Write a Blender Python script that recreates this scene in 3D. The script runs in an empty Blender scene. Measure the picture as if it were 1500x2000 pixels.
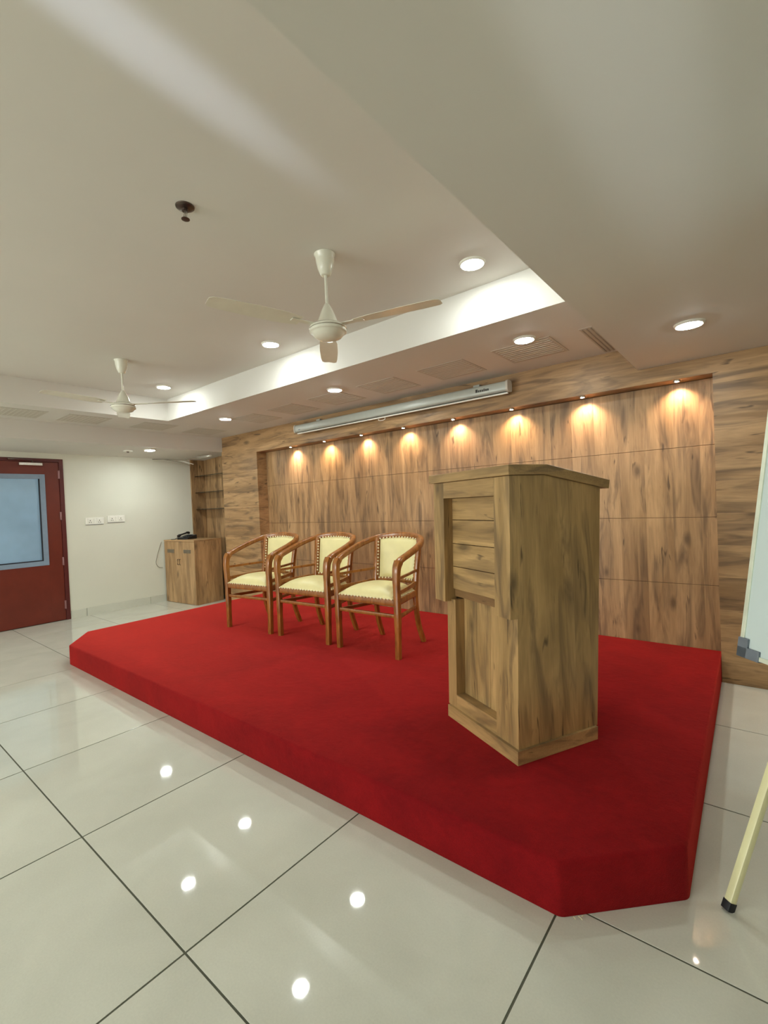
import bpy, bmesh, math, random
from mathutils import Vector, Matrix
random.seed(7)
C = bpy.context.scene.collection
SC = bpy.context.scene
R = math.radians
PI = math.pi

# ------------------------------------------------------------------ camera
YAW, PITCH, ROLL, FPX, CAMH = 0.682042, -0.0158623, -0.0429485, 912.957, 1.2582
cam_d = bpy.data.cameras.new('camera')
cam = bpy.data.objects.new('camera', cam_d)
C.objects.link(cam)
SC.camera = cam
cam_d.sensor_fit = 'HORIZONTAL'
cam_d.sensor_width = 36.0
cam_d.lens = 36.0 * FPX / 1500.0
cam_d.clip_start = 0.02
_f = Vector((-math.sin(YAW) * math.cos(PITCH), math.cos(YAW) * math.cos(PITCH), math.sin(PITCH)))
_r = Vector((math.cos(YAW), math.sin(YAW), 0))
_u = _r.cross(_f)
_r2 = _r * math.cos(ROLL) + _u * math.sin(ROLL)
_u2 = _u * math.cos(ROLL) - _r * math.sin(ROLL)
_m = Matrix((_r2, _u2, -_f)).transposed().to_4x4()
_m.translation = Vector((0, 0, CAMH))
cam.matrix_world = _m

# ------------------------------------------------------------------ world, exposure
w = bpy.data.worlds.new('world')
SC.world = w
w.use_nodes = True
w.node_tree.nodes['Background'].inputs[0].default_value = (0.9, 0.95, 1.0, 1)
w.node_tree.nodes['Background'].inputs[1].default_value = 0.05
SC.view_settings.view_transform = 'Standard'
SC.view_settings.look = 'None'
SC.view_settings.gamma = 1.0
SC.view_settings.use_curve_mapping = False
SC.view_settings.exposure = 1.75
LAMP = 62.0            # radiance of the round ceiling panels
SC.cycles.max_bounces = 10
SC.cycles.diffuse_bounces = 7
SC.cycles.sample_clamp_indirect = 6.0
SC.cycles.caustics_reflective = False
SC.cycles.caustics_refractive = False


def sp(name, loc, target, energy, size, blend, color, radius):
    d = bpy.data.lights.new(name, 'SPOT')
    d.energy = energy
    d.spot_size = size
    d.spot_blend = blend
    d.color = color
    d.shadow_soft_size = radius
    o = bpy.data.objects.new(name, d)
    C.objects.link(o)
    o.location = loc
    o.rotation_euler = (Vector(target) - Vector(loc)).to_track_quat('-Z', 'Y').to_euler()
    return o


def daylight(name, loc, target, sx, sy, energy, color):
    d = bpy.data.lights.new(name, 'AREA')
    d.shape = 'RECTANGLE'
    d.size, d.size_y, d.energy, d.color = sx, sy, energy, color
    o = bpy.data.objects.new(name, d)
    C.objects.link(o)
    o.location = loc
    o.rotation_euler = (Vector(target) - Vector(loc)).to_track_quat('-Z', 'Y').to_euler()
    return o


# added ambient fill: area lamps before the three assumed windows behind the photographer
for wx, we in ((-5.2, 34), (-3.0, 22), (-0.8, 8)):
    daylight('window_daylight', (wx, -4.98, 1.35), (wx, 0, 1.35), 1.5, 1.2, we, (0.97, 1.0, 0.98))
# added unseen spots behind the photographer, standing in for stray light streaking the ceiling
sp('daylight_beam', (-1.06, -4.6, 1.70), (-1.29, 0.60, 2.537), 700, R(2.7), 1.0, (0.68, 0.77, 1.0), 0.04)
sp('daylight_beam_small', (-0.15, -4.6, 1.30), (-0.2, 0.85, 2.13), 330, R(4.0), 1.0, (0.85, 0.93, 1.0), 0.04)

# ------------------------------------------------------------------ key dimensions
XW = -6.746          # left wall
XR = 3.2             # right wall
YB = -5.0            # wall behind the camera
YF = 3.731           # face of the wood header and columns
YP = 3.88            # face of the recessed wood panels
ZT, ZM, ZL = 2.537, 2.297, 2.130
XTL, XTR, YT = -5.152, -0.666, 2.581
XB = -5.93           # inner edge of left bulkhead
SZ = 0.166           # stage height


# ------------------------------------------------------------------ materials
def S(r, g, b):
    def f(c):
        c /= 255.0
        return c / 12.92 if c <= 0.04045 else ((c + 0.055) / 1.055) ** 2.4
    return (f(r), f(g), f(b), 1)


class NT:
    def __init__(s, name):
        s.m = bpy.data.materials.new(name)
        s.m.use_nodes = True
        s.t = s.m.node_tree
        s.b = s.t.nodes['Principled BSDF']

    def n(s, kind, **kw):
        n = s.t.nodes.new(kind)
        for k, v in kw.items():
            setattr(n, k, v)
        return n

    def l(s, a, b):
        s.t.links.new(a, b)

    def set(s, **kw):
        for k, v in kw.items():
            s.b.inputs[k.replace('_', ' ')].default_value = v

    def coord(s):
        return s.n('ShaderNodeTexCoord').outputs['Object']

    def noise(s, vec, scale, detail=3, rough=0.5, dist=0.0):
        n = s.n('ShaderNodeTexNoise')
        n.inputs['Scale'].default_value = scale
        n.inputs['Detail'].default_value = detail
        n.inputs['Roughness'].default_value = rough
        n.inputs['Distortion'].default_value = dist
        s.l(vec, n.inputs['Vector'])
        return n.outputs['Fac']

    def ramp(s, fac, stops):
        n = s.n('ShaderNodeValToRGB')
        e = n.color_ramp.elements
        while len(e) < len(stops):
            e.new(0.5)
        for i, (p, c) in enumerate(stops):
            e[i].position = p
            e[i].color = c
        s.l(fac, n.inputs['Fac'])
        return n.outputs['Color']

    def mix(s, fac, a, b, mode='MIX'):
        n = s.n('ShaderNodeMix', data_type='RGBA', blend_type=mode)
        for sock, v in ((n.inputs[0], fac), (n.inputs[6], a), (n.inputs[7], b)):
            if hasattr(v, 'is_output'):
                s.l(v, sock)
            else:
                sock.default_value = v
        return n.outputs[2]

    def math(s, op, a, b=0.0):
        n = s.n('ShaderNodeMath', operation=op)
        for sock, v in ((n.inputs[0], a), (n.inputs[1], b)):
            if hasattr(v, 'is_output'):
                s.l(v, sock)
            else:
                sock.default_value = v
        return n.outputs[0]

    def bump(s, h, strength=0.2, dist=0.002):
        n = s.n('ShaderNodeBump')
        n.inputs['Strength'].default_value = strength
        n.inputs['Distance'].default_value = dist
        s.l(h, n.inputs['Height'])
        s.l(n.outputs['Normal'], s.b.inputs['Normal'])


def plain(name, col, rough=0.5, metal=0.0, noise=0.06, nscale=20, **kw):
    m = NT(name)
    c = m.coord()
    nz = m.noise(c, nscale, 3)
    d = tuple(x * (1 - noise) for x in col[:3]) + (1,)
    u = tuple(min(1, x * (1 + noise)) for x in col[:3]) + (1,)
    m.l(m.ramp(nz, [(0.35, d), (0.65, u)]), m.b.inputs['Base Color'])
    m.set(Roughness=rough, Metallic=metal, **kw)
    return m.m


K0, K1 = (0, 0, 0, 1), (1, 1, 1, 1)


def wood(name, axis, light, mid, dark, rough=0.42, plank=0.17, streak=1.0, seed=0.0):
    """knotty oak laminate: grain runs along axis"""
    m = NT(name)
    c = m.coord()
    sep = m.n('ShaderNodeSeparateXYZ')
    m.l(c, sep.inputs[0])
    X, Y, Z = sep.outputs
    if axis == 'z':
        along, across, deep = Z, m.math('ADD', X, m.math('MULTIPLY', Y, 0.83)), Y
    elif axis == 'x':
        along, across, deep = X, Z, Y
    else:
        along, across, deep = Y, Z, X
    # board index -> random shift so that the figure breaks between boards
    pid = m.math('FLOOR', m.math('DIVIDE', m.math('ADD', across, seed), plank))
    wn = m.n('ShaderNodeTexWhiteNoise', noise_dimensions='1D')
    m.l(pid, wn.inputs['W'])
    rnd = wn.outputs['Value']
    sh = m.math('MULTIPLY', rnd, 9.0)
    comb = m.n('ShaderNodeCombineXYZ')
    m.l(across, comb.inputs[0])
    m.l(m.math('ADD', m.math('MULTIPLY', along, 0.13), m.math('ADD', sh, seed)), comb.inputs[1])
    m.l(m.math('MULTIPLY', deep, 0.3), comb.inputs[2])
    v = comb.outputs[0]
    big = m.noise(v, 7, 4, 0.6, 0.7)
    col = m.ramp(big, [(0.36, mid), (0.62, light)])
    # soft grey-brown patches
    patch = m.noise(v, 13, 3, 0.55, 1.2)
    pf = m.ramp(patch, [(0.47, K0), (0.68, (0.74 * streak,) * 3 + (1,))])
    col = m.mix(pf, col, dark)
    # dark thin cracks
    crack = m.noise(v, 30, 2, 0.5, 0.8)
    cf = m.ramp(crack, [(0.66, K0), (0.74, (0.8 * streak,) * 3 + (1,))])
    col = m.mix(cf, col, tuple(x * 0.55 for x in dark[:3]) + (1,))
    # fine grain
    comb2 = m.n('ShaderNodeCombineXYZ')
    m.l(across, comb2.inputs[0])
    m.l(m.math('MULTIPLY', along, 0.05), comb2.inputs[1])
    m.l(deep, comb2.inputs[2])
    fine = m.noise(comb2.outputs[0], 130, 4, 0.6, 0.2)
    col = m.mix(0.55, col, m.ramp(fine, [(0.3, (0.74, 0.74, 0.74, 1)), (0.7, (1.12, 1.12, 1.12, 1))]), 'MULTIPLY')
    # board tone
    tone = m.ramp(rnd, [(0.0, (0.84, 0.82, 0.80, 1)), (1.0, (1.08, 1.08, 1.06, 1))])
    col = m.mix(0.8, col, tone, 'MULTIPLY')
    # knots
    comb3 = m.n('ShaderNodeCombineXYZ')
    m.l(across, comb3.inputs[0])
    m.l(m.math('ADD', m.math('MULTIPLY', along, 0.45), seed), comb3.inputs[1])
    vor = m.n('ShaderNodeTexVoronoi')
    vor.voronoi_dimensions = '2D'
    vor.inputs['Scale'].default_value = 2.6
    m.l(comb3.outputs[0], vor.inputs['Vector'])
    kf = m.ramp(m.math('ADD', vor.outputs['Distance'], m.math('MULTIPLY', m.math('SUBTRACT', patch, 0.5), 0.14)),
                [(0.012, (0.7, 0.7, 0.7, 1)), (0.075, K0)])
    col = m.mix(kf, col, tuple(x * 0.6 for x in dark[:3]) + (1,))
    m.l(col, m.b.inputs['Base Color'])
    m.set(Roughness=rough)
    m.b.inputs['Specular IOR Level'].default_value = 0.35
    m.bump(fine, 0.12, 0.001)
    return m.m


OAK = (S(186, 150, 108), S(150, 117, 80), S(104, 82, 60))
OAKD = (S(190, 156, 106), S(156, 126, 82), S(104, 84, 60))
M = {}
M['oak_v'] = wood('oak_laminate_vertical', 'z', *OAK)
M['oak_h'] = wood('oak_laminate_horizontal', 'x', *OAK, plank=0.21, seed=3.3)
M['oak_v_l'] = wood('oak_lectern_vertical', 'z', *OAKD, plank=0.22, seed=1.7)
M['oak_h_l'] = wood('oak_lectern_horizontal', 'x', *OAKD, plank=0.30, seed=5.1)
M['oak_y_l'] = wood('oak_lectern_depth', 'y', *OAKD, plank=0.30, seed=6.1)
M['oak_dark'] = wood('oak_dark_batten', 'x', S(140, 108, 70), S(118, 88, 56), S(84, 62, 42), plank=0.30, seed=2.2)  # oak darkened in its colour for the shade on the recessed batten
M['oak_cab'] = wood('oak_cabinet', 'z', *OAK, seed=8.4, streak=0.6)


def chair_wood():
    m = NT('chair_teak')
    c = m.coord()
    mp = m.n('ShaderNodeMapping')
    mp.inputs['Scale'].default_value = (1, 1, 0.25)
    m.l(c, mp.inputs[0])
    nz = m.noise(mp.outputs[0], 28, 4, 0.6, 0.8)
    m.l(m.ramp(nz, [(0.3, S(116, 66, 22)), (0.7, S(170, 108, 46))]), m.b.inputs['Base Color'])
    m.set(Roughness=0.28)
    m.b.inputs['Coat Weight'].default_value = 0.3
    m.b.inputs['Coat Roughness'].default_value = 0.15
    return m.m


M['chair_wood'] = chair_wood()
M['cream'] = plain('cream_leatherette', S(226, 216, 160), 0.42, noise=0.03, nscale=12)
M['stud'] = plain('brass_studs', S(244, 236, 200), 0.25, 0.1)
M['paint_ceiling'] = plain('ceiling_paint', S(212, 209, 202), 0.75, noise=0.012, nscale=2)
M['paint_wall'] = plain('wall_paint', S(214, 214, 200), 0.6, noise=0.012, nscale=3)
M['vent'] = plain('vent_paint', S(192, 186, 174), 0.7, noise=0.02)
M['white_plastic'] = plain('white_plastic', S(232, 231, 222), 0.3, noise=0.02)
M['white_enamel'] = plain('white_enamel', S(222, 220, 205), 0.22, noise=0.02)
M['dark_gap'] = plain('dark_gap', S(60, 58, 48), 0.8)
M['chrome'] = plain('brushed_chrome', S(190, 186, 178), 0.25, 0.9)
M['hinge'] = plain('painted_hinge', S(150, 110, 110), 0.35, 0.4)
M['cab_vent'] = plain('cabinet_vent_metal', S(124, 112, 94), 0.4, 0.3)
M['slot'] = plain('slot_vent_paint', S(160, 150, 136), 0.6)
M['dark_metal'] = plain('dark_chrome', S(96, 84, 76), 0.3, 0.85)
M['black'] = plain('black_plastic', S(18, 18, 22), 0.32)
M['rubber'] = plain('black_rubber', S(20, 22, 26), 0.6)
M['maroon'] = plain('maroon_door_laminate', S(104, 38, 24), 0.38, noise=0.08, nscale=6)
M['maroon_dark'] = plain('maroon_door_frame', S(84, 28, 26), 0.4, noise=0.05)
M['door_bead'] = plain('grey_glazing_frame', S(128, 146, 166), 0.45, noise=0.03)
M['gasket'] = plain('black_gasket', S(16, 24, 36), 0.5)
M['frosted'] = plain('frosted_blue_glass', S(146, 178, 206), 0.22, noise=0.10, nscale=2.2)
M['steel'] = plain('screen_case_metal', S(172, 176, 168), 0.35, 0.1, noise=0.02)
M['easel_cream'] = plain('cream_enamelled_tube', S(226, 222, 176), 0.3, noise=0.02)
M['board'] = plain('whiteboard_surface', S(208, 222, 222), 0.10, noise=0.01, nscale=2)
M['board_frame'] = plain('aluminium_frame', S(226, 232, 214), 0.35, 0.2)
M['corner_grey'] = plain('grey_corner_cap', S(112, 120, 130), 0.45)
M['cable'] = plain('grey_cable', S(120, 112, 94), 0.5)
M['grout'] = plain('dark_grout', S(84, 86, 72), 0.85, noise=0.1)
M['ink'] = plain('printed_ink', S(48, 46, 42), 0.6)


def glass_mat():
    m = NT('shelf_glass')
    m.set(Roughness=0.02, IOR=1.5)
    m.b.inputs['Base Color'].default_value = S(150, 175, 160)
    m.b.inputs['Transmission Weight'].default_value = 1.0
    return m.m


M['glass'] = glass_mat()


def tile_mat():
    m = NT('polished_vitrified_tile')
    c = m.coord()
    oi = m.n('ShaderNodeObjectInfo')
    va = m.n('ShaderNodeVectorMath', operation='ADD')
    m.l(c, va.inputs[0])
    sc = m.n('ShaderNodeVectorMath', operation='SCALE')
    m.l(oi.outputs['Location'], sc.inputs[0])
    sc.inputs['Scale'].default_value = 1.37
    m.l(sc.outputs[0], va.inputs[1])
    v = va.outputs[0]
    a = m.noise(v, 3.0, 4, 0.55, 0.4)
    sp_ = m.noise(v, 160, 2, 0.6)
    col = m.ramp(a, [(0.3, S(200, 201, 189)), (0.7, S(211, 212, 200))])
    col = m.mix(0.5, col, m.ramp(sp_, [(0.3, (0.93, 0.93, 0.92, 1)), (0.7, (1.04, 1.04, 1.03, 1))]), 'MULTIPLY')
    col = m.mix(1.0, col, m.ramp(oi.outputs['Random'], [(0, (0.97, 0.97, 0.97, 1)), (1, (1.01, 1.01, 1.01, 1))]), 'MULTIPLY')
    m.l(col, m.b.inputs['Base Color'])
    m.set(Roughness=0.035)
    m.b.inputs['IOR'].default_value = 1.5
    return m.m


M['tile'] = tile_mat()


def carpet_mat():
    m = NT('red_carpet')
    c = m.coord()
    big = m.noise(c, 2.6, 5, 0.6, 0.6)
    fib = m.noise(c, 420, 2, 0.6)
    mid = m.noise(c, 24, 4, 0.65)
    col = m.ramp(big, [(0.3, S(112, 14, 20)), (0.7, S(142, 20, 24))])
    col = m.mix(0.6, col, m.ramp(mid, [(0.3, (0.86, 0.86, 0.86, 1)), (0.7, (1.1, 1.1, 1.1, 1))]), 'MULTIPLY')
    col = m.mix(0.6, col, m.ramp(fib, [(0.3, (0.7, 0.7, 0.7, 1)), (0.7, (1.2, 1.2, 1.2, 1))]), 'MULTIPLY')
    m.l(col, m.b.inputs['Base Color'])
    m.set(Roughness=0.95)
    m.b.inputs['Specular IOR Level'].default_value = 0.1
    m.b.inputs['Sheen Weight'].default_value = 1.0
    m.b.inputs['Sheen Roughness'].default_value = 0.35
    m.b.inputs['Sheen Tint'].default_value = S(255, 84, 72)
    m.bump(m.math('ADD', fib, m.math('MULTIPLY', mid, 1.5)), 0.5, 0.004)
    return m.m


M['carpet'] = carpet_mat()


def emit(name, col, strength):
    m = bpy.data.materials.new(name)
    m.use_nodes = True
    nt = m.node_tree
    nt.nodes.remove(nt.nodes['Principled BSDF'])
    e = nt.nodes.new('ShaderNodeEmission')
    e.inputs[0].default_value = col
    e.inputs[1].default_value = strength
    nt.links.new(e.outputs[0], nt.nodes['Material Output'].inputs[0])
    return m


M['led'] = emit('led_panel_glow', (0.93, 1.0, 0.96, 1), LAMP)
M['led_strong'] = emit('led_panel_glow_strong', (0.93, 1.0, 0.96, 1), LAMP * 1.35)
M['led_warm'] = emit('spot_lens_glow', (1.0, 0.80, 0.66, 1), 40)


# ------------------------------------------------------------------ mesh helpers
def box(bm, x0, x1, y0, y1, z0, z1, bev=0.0, rot=None):
    ret = bmesh.ops.create_cube(bm, size=1.0)
    vs = ret['verts']
    for v in vs:
        v.co = Vector(((x0 + x1) / 2 + v.co.x * (x1 - x0), (y0 + y1) / 2 + v.co.y * (y1 - y0), (z0 + z1) / 2 + v.co.z * (z1 - z0)))
    if rot is not None:
        for v in vs:
            v.co = rot @ v.co
    if bev > 0:
        es = list({e for v in vs for e in v.link_edges})
        bmesh.ops.bevel(bm, geom=es, offset=bev, segments=2, affect='EDGES', profile=0.6)
    return bm


def B(x0, x1, y0, y1, z0, z1, bev=0.0):
    return box(bmesh.new(), x0, x1, y0, y1, z0, z1, bev)


def lathe(bm, prof, cx=0, cy=0, n=32, cap=True):
    rings = []
    for r, z in prof:
        if r < 1e-5:
            rings.append([bm.verts.new((cx, cy, z))])
        else:
            rings.append([bm.verts.new((cx + r * math.cos(2 * PI * i / n), cy + r * math.sin(2 * PI * i / n), z)) for i in range(n)])
    for a, b in zip(rings, rings[1:]):
        for i in range(n):
            j = (i + 1) % n
            if len(a) == 1 and len(b) == 1:
                continue
            if len(a) == 1:
                bm.faces.new((a[0], b[i], b[j]))
            elif len(b) == 1:
                bm.faces.new((a[i], b[0], a[j]))
            else:
                bm.faces.new((a[i], b[i], b[j], a[j]))
    if cap:
        for rg in (rings[0], rings[-1]):
            if len(rg) > 2:
                bm.faces.new(rg)
    bmesh.ops.recalc_face_normals(bm, faces=bm.faces)
    return bm


def sweep(bm, path, sec, up=Vector((0, 0, 1)), closed=False, roundness=0.35, n=12):
    """sweep a rounded rectangle (width, height per point) along path; sec = list of (w,h) or one"""
    pts = [Vector(p) for p in path]
    N = len(pts)
    if not isinstance(sec, list):
        sec = [sec] * N
    rings = []
    for i, p in enumerate(pts):
        t = (pts[min(i + 1, N - 1)] - pts[max(i - 1, 0)]).normalized()
        side = t.cross(up)
        if side.length < 1e-4:
            side = Vector((1, 0, 0))
        side.normalize()
        upv = side.cross(t).normalized()
        wd, ht = sec[i]
        rg = []
        for k in range(n):
            a = 2 * PI * (k + 0.5) / n
            ca, sa = math.cos(a), math.sin(a)
            e = roundness
            x = math.copysign(abs(ca) ** e, ca) * wd / 2
            y = math.copysign(abs(sa) ** e, sa) * ht / 2
            rg.append(bm.verts.new(p + side * x + upv * y))
        rings.append(rg)
    for a, b in zip(rings, rings[1:]):
        for i in range(n):
            j = (i + 1) % n
            bm.faces.new((a[i], a[j], b[j], b[i]))
    bm.faces.new(rings[0])
    bm.faces.new(rings[-1])
    bmesh.ops.recalc_face_normals(bm, faces=bm.faces)
    return bm


def smooth_path(pts, k=5):
    """Catmull-Rom"""
    P = [Vector(p) for p in pts]
    P = [P[0] * 2 - P[1]] + P + [P[-1] * 2 - P[-2]]
    out = []
    for i in range(1, len(P) - 2):
        for s in range(k):
            t = s / k
            a, b, c, d = P[i - 1], P[i], P[i + 1], P[i + 2]
            out.append(0.5 * ((2 * b) + (c - a) * t + (2 * a - 5 * b + 4 * c - d) * t * t + (3 * b - a - 3 * c + d) * t ** 3))
    out.append(P[-2])
    return out


def tube(bm, pts, r, n=8):
    return sweep(bm, pts, (2 * r, 2 * r), roundness=1.0, n=n)


def prism(bm, poly, z0, z1):
    a = [bm.verts.new((x, y, z0)) for x, y in poly]
    b = [bm.verts.new((x, y, z1)) for x, y in poly]
    n = len(poly)
    bm.faces.new(a)
    bm.faces.new(b)
    for i in range(n):
        j = (i + 1) % n
        bm.faces.new((a[i], a[j], b[j], b[i]))
    bmesh.ops.recalc_face_normals(bm, faces=bm.faces)
    return bm


def obj(name, bm, mat, parent=None, smooth=False, loc=None):
    me = bpy.data.meshes.new(name)
    bm.to_mesh(me)
    bm.free()
    me.materials.append(M[mat] if isinstance(mat, str) else mat)
    if smooth:
        for p in me.polygons:
            p.use_smooth = True
        try:
            me.set_sharp_from_angle(angle=R(smooth if smooth is not True else 40))
        except Exception:
            pass
    o = bpy.data.objects.new(name, me)
    C.objects.link(o)
    if loc is not None:
        o.location = loc
    if parent is not None:
        o.parent = parent
    return o


def thing(name, label, cat, loc=(0, 0, 0), rotz=0.0, group=None):
    o = bpy.data.objects.new(name, None)
    o.empty_display_size = 0.05
    C.objects.link(o)
    o.location = loc
    o.rotation_euler = (0, 0, rotz)
    o['label'] = label
    o['category'] = cat
    if group:
        o['group'] = group
    return o


def tag(o, label, cat, group=None):
    o['label'] = label
    o['category'] = cat
    if group:
        o['group'] = group
    return o


def struct(name, bm, mat, parent=None, label=None, cat=None):
    o = obj(name, bm, mat, parent)
    if parent is None:
        o['kind'] = 'structure'
        o['label'] = label or name
        o['category'] = cat or 'room'
    return o


def sempty(name, label, cat, loc=(0, 0, 0)):
    o = thing(name, label, cat, loc)
    o['kind'] = 'structure'
    return o


def dup(root, loc, rotz, label, group=None):
    r = root.copy()
    C.objects.link(r)
    r.location = loc
    r.rotation_euler = (0, 0, rotz)
    r['label'] = label
    if group:
        r['group'] = group
    for ch in list(root.children):
        c = ch.copy()
        C.objects.link(c)
        c.parent = r
        for g in list(ch.children):
            d = g.copy()
            C.objects.link(d)
            d.parent = c
    return r


# ================================================================== STRUCTURE
# floor: grout bed and vitrified tiles, one object each
TX, TY, TS, GAP = -1.315, 0.631, 0.8, 0.0062
floor = struct('floor', B(XW - 0.1, XR + 0.1, YB - 0.1, 4.0, -0.12, -0.0015), 'grout', None,
               'polished cream square tile floor with thin dark joints', 'floor')
full = None
i0, i1 = math.floor((XW - TX) / TS), math.ceil((XR - TX) / TS)
j0, j1 = math.floor((YB - TY) / TS), math.ceil((YF - TY) / TS)
for j in range(j1, j0 - 1, -1):
    for i in range(i0, i1 + 1):
        x0, x1 = TX + i * TS + GAP / 2, TX + (i + 1) * TS - GAP / 2
        y0, y1 = TY + j * TS + GAP / 2, TY + (j + 1) * TS - GAP / 2
        cx0, cx1, cy0, cy1 = max(x0, XW), min(x1, XR), max(y0, YB), min(y1, YF)
        if cx1 - cx0 < 0.01 or cy1 - cy0 < 0.01:
            continue
        whole = (cx0, cx1, cy0, cy1) == (x0, x1, y0, y1)
        if whole and full is not None:
            t = full.copy()
            C.objects.link(t)
            t.location = ((x0 + x1) / 2, (y0 + y1) / 2, 0)
        else:
            mx, my = (cx0 + cx1) / 2, (cy0 + cy1) / 2
            hx, hy = (cx1 - cx0) / 2, (cy1 - cy0) / 2
            t = obj('tile', B(-hx, hx, -hy, hy, -0.010, 0.0, 0.0006), 'tile', floor, loc=(mx, my, 0))
            if whole:
                full = t
        t.parent = floor

# ceiling with a raised tray, soffits round it, a lower slab at right, a bulkhead at left
ceil = struct('ceiling', B(XTL - 0.3, XTR + 0.3, -4.3, YT + 0.2, ZT, ZT + 0.12), 'paint_ceiling', None,
              'off-white painted ceiling with a raised tray, soffits and a lower slab at right', 'ceiling')
struct('soffit', B(XB, XTR, YT, 4.0, ZM, ZT), 'paint_ceiling', ceil)
struct('soffit', B(XB, XTL, YB, YT, ZM, ZT), 'paint_ceiling', ceil)
struct('soffit', B(XTL, XTR, YB, -4.0, ZM, ZT), 'paint_ceiling', ceil)
struct('lower_slab', B(XTR, XR + 0.1, YB, 4.0, ZL, ZT + 0.1), 'paint_ceiling', ceil)
bm = bmesh.new()
vs = [bm.verts.new(p) for p in ((XW, YB, 2.057), (XB, YB, 2.100), (XB, YB, ZT), (XW, YB, ZT),
                                (XW, 4.0, 2.057), (XB, 4.0, 2.100), (XB, 4.0, ZT), (XW, 4.0, ZT))]
for f in ((0, 1, 2, 3), (7, 6, 5, 4), (0, 4, 5, 1), (1, 5, 6, 2), (2, 6, 7, 3), (3, 7, 4, 0)):
    bm.faces.new([vs[k] for k in f])
bmesh.ops.recalc_face_normals(bm, faces=bm.faces)
struct('bulkhead', bm, 'paint_ceiling', ceil)

# side and rear walls
DY0, DY1, DZ = 0.98, 2.02, 1.990     # door opening
wl = sempty('wall_left', 'cream painted left wall with door and sockets', 'wall', (XW, 0, 0))
for a, b, z0, z1 in ((DY1, 3.69, 0, 2.07), (YB, DY0, 0, 2.07), (DY0, DY1, DZ, 2.07)):
    o = struct('wall_section', B(-0.16, 0, a, b, z0, z1), 'paint_wall', wl)
wr = struct('wall_right', B(XR, XR + 0.15, YB, 4.0, 0, ZL), 'paint_wall', None, 'plain cream wall right of the view', 'wall')
wf = sempty('wall_front', 'cream wall with three windows behind the viewer', 'wall')
struct('wall_section', B(XW - 0.1, XR + 0.1, YB - 0.15, YB, 0, 0.75), 'paint_wall', wf)
struct('wall_section', B(XW - 0.1, XR + 0.1, YB - 0.15, YB, 1.95, ZT), 'paint_wall', wf)
for a, b in ((XW - 0.1, -5.95), (-4.45, -3.75), (-2.25, -1.55), (-0.05, XR + 0.1)):
    struct('wall_section', B(a, b, YB - 0.15, YB, 0.75, 1.95), 'paint_wall', wf)
for k, wx in enumerate((-5.2, -3.0, -0.8)):  # unseen windows, added to go with the ambient fill lamps
    wn_ = sempty('window_%d' % (k + 1), ('left', 'middle', 'right')[k] + ' window in the wall behind the viewer', 'window', (wx, YB - 0.08, 1.35))
    bm = bmesh.new()
    for q in ((-0.75, -0.70, -0.6, 0.6), (0.70, 0.75, -0.6, 0.6), (-0.70, 0.70, -0.6, -0.55), (-0.70, 0.70, 0.55, 0.6), (-0.02, 0.02, -0.55, 0.55)):
        box(bm, q[0], q[1], -0.03, 0.03, q[2], q[3])
    obj('window_frame', bm, 'board_frame', wn_)
    obj('window_pane', B(-0.70, 0.70, -0.004, 0.004, -0.55, 0.55), 'glass', wn_)
wbk = struct('wall_corridor', B(XW - 0.34, XW - 0.30, 0.6, 2.4, 0, 2.3), 'paint_wall', None, 'corridor wall beyond the door', 'wall')

# skirting of cut tiles on the left wall
bb = sempty('baseboard_left', 'cream tile skirting along the left wall', 'skirting', (XW, 0, 0))
ys = [DY1 + 0.005, 2.197, 2.997, 3.23]
for a, b in zip(ys, ys[1:]):
    obj('skirting_tile', B(0.0005, 0.011, a + 0.003, b - 0.003, 0.0, 0.10, 0.001), 'tile', bb)

# wood clad rear wall
wb = sempty('wall_back', 'rear wall clad in oak laminate with a wide recess', 'wall', (0, 0, 0))
XC0, XC1, XRR = -5.95, -5.137, -0.237
obj('backing', B(XW - 0.1, XR, 4.0, 4.1, 0, ZT), 'dark_gap', wb)
# left column built of horizontal boards
zs = [0, 0.43, 0.86, 1.29, 1.72, ZM]
for a, b in zip(zs, zs[1:]):
    obj('column_panel', B(XC0, XC1, YF, 3.99, a + 0.001, b - 0.001, 0.0008), 'oak_h', wb)
for a, b in zip([0, 0.55, 1.10, 1.65], [0.55, 1.10, 1.65, ZL - 0.001]):
    obj('column_panel', B(XRR, XR, YF, 3.99, a + 0.0003, b - 0.0003), 'oak_h', wb)
obj('header_panel', B(XC1, XTR, YF, 3.99, 2.021, ZM), 'oak_h', wb)
obj('header_panel', B(XTR, XRR, YF, 3.99, 2.021, ZL - 0.001), 'oak_h', wb)
# recessed panels with vertical grain, four rows, seams cut every eight feet
rows = [0.0, 0.608, 1.077, 1.570, 2.019]
cols = [XC1, -2.69, XRR]
for a, b in zip(rows, rows[1:]):
    for c0, c1 in zip(cols, cols[1:]):
        obj('wood_panel', B(c0 + 0.001, c1 - 0.0005, YP, 3.985, a + 0.0013, b - 0.0013, 0.0008), 'oak_v', wb)
# display niche at far left
obj('niche_side', B(XW + 0.0005, XW + 0.028, 3.68, 3.99, 0, 2.07), 'oak_v', wb)
obj('niche_back', B(XW + 0.028, XC0, 3.90, 3.99, 0, 2.10), 'oak_v', wb)
for z in (1.306, 1.558, 1.806):
    obj('glass_shelf', B(XW + 0.029, XC0 - 0.001, 3.735, 3.899, z - 0.004, z + 0.004, 0.0008), 'glass', wb)

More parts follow.
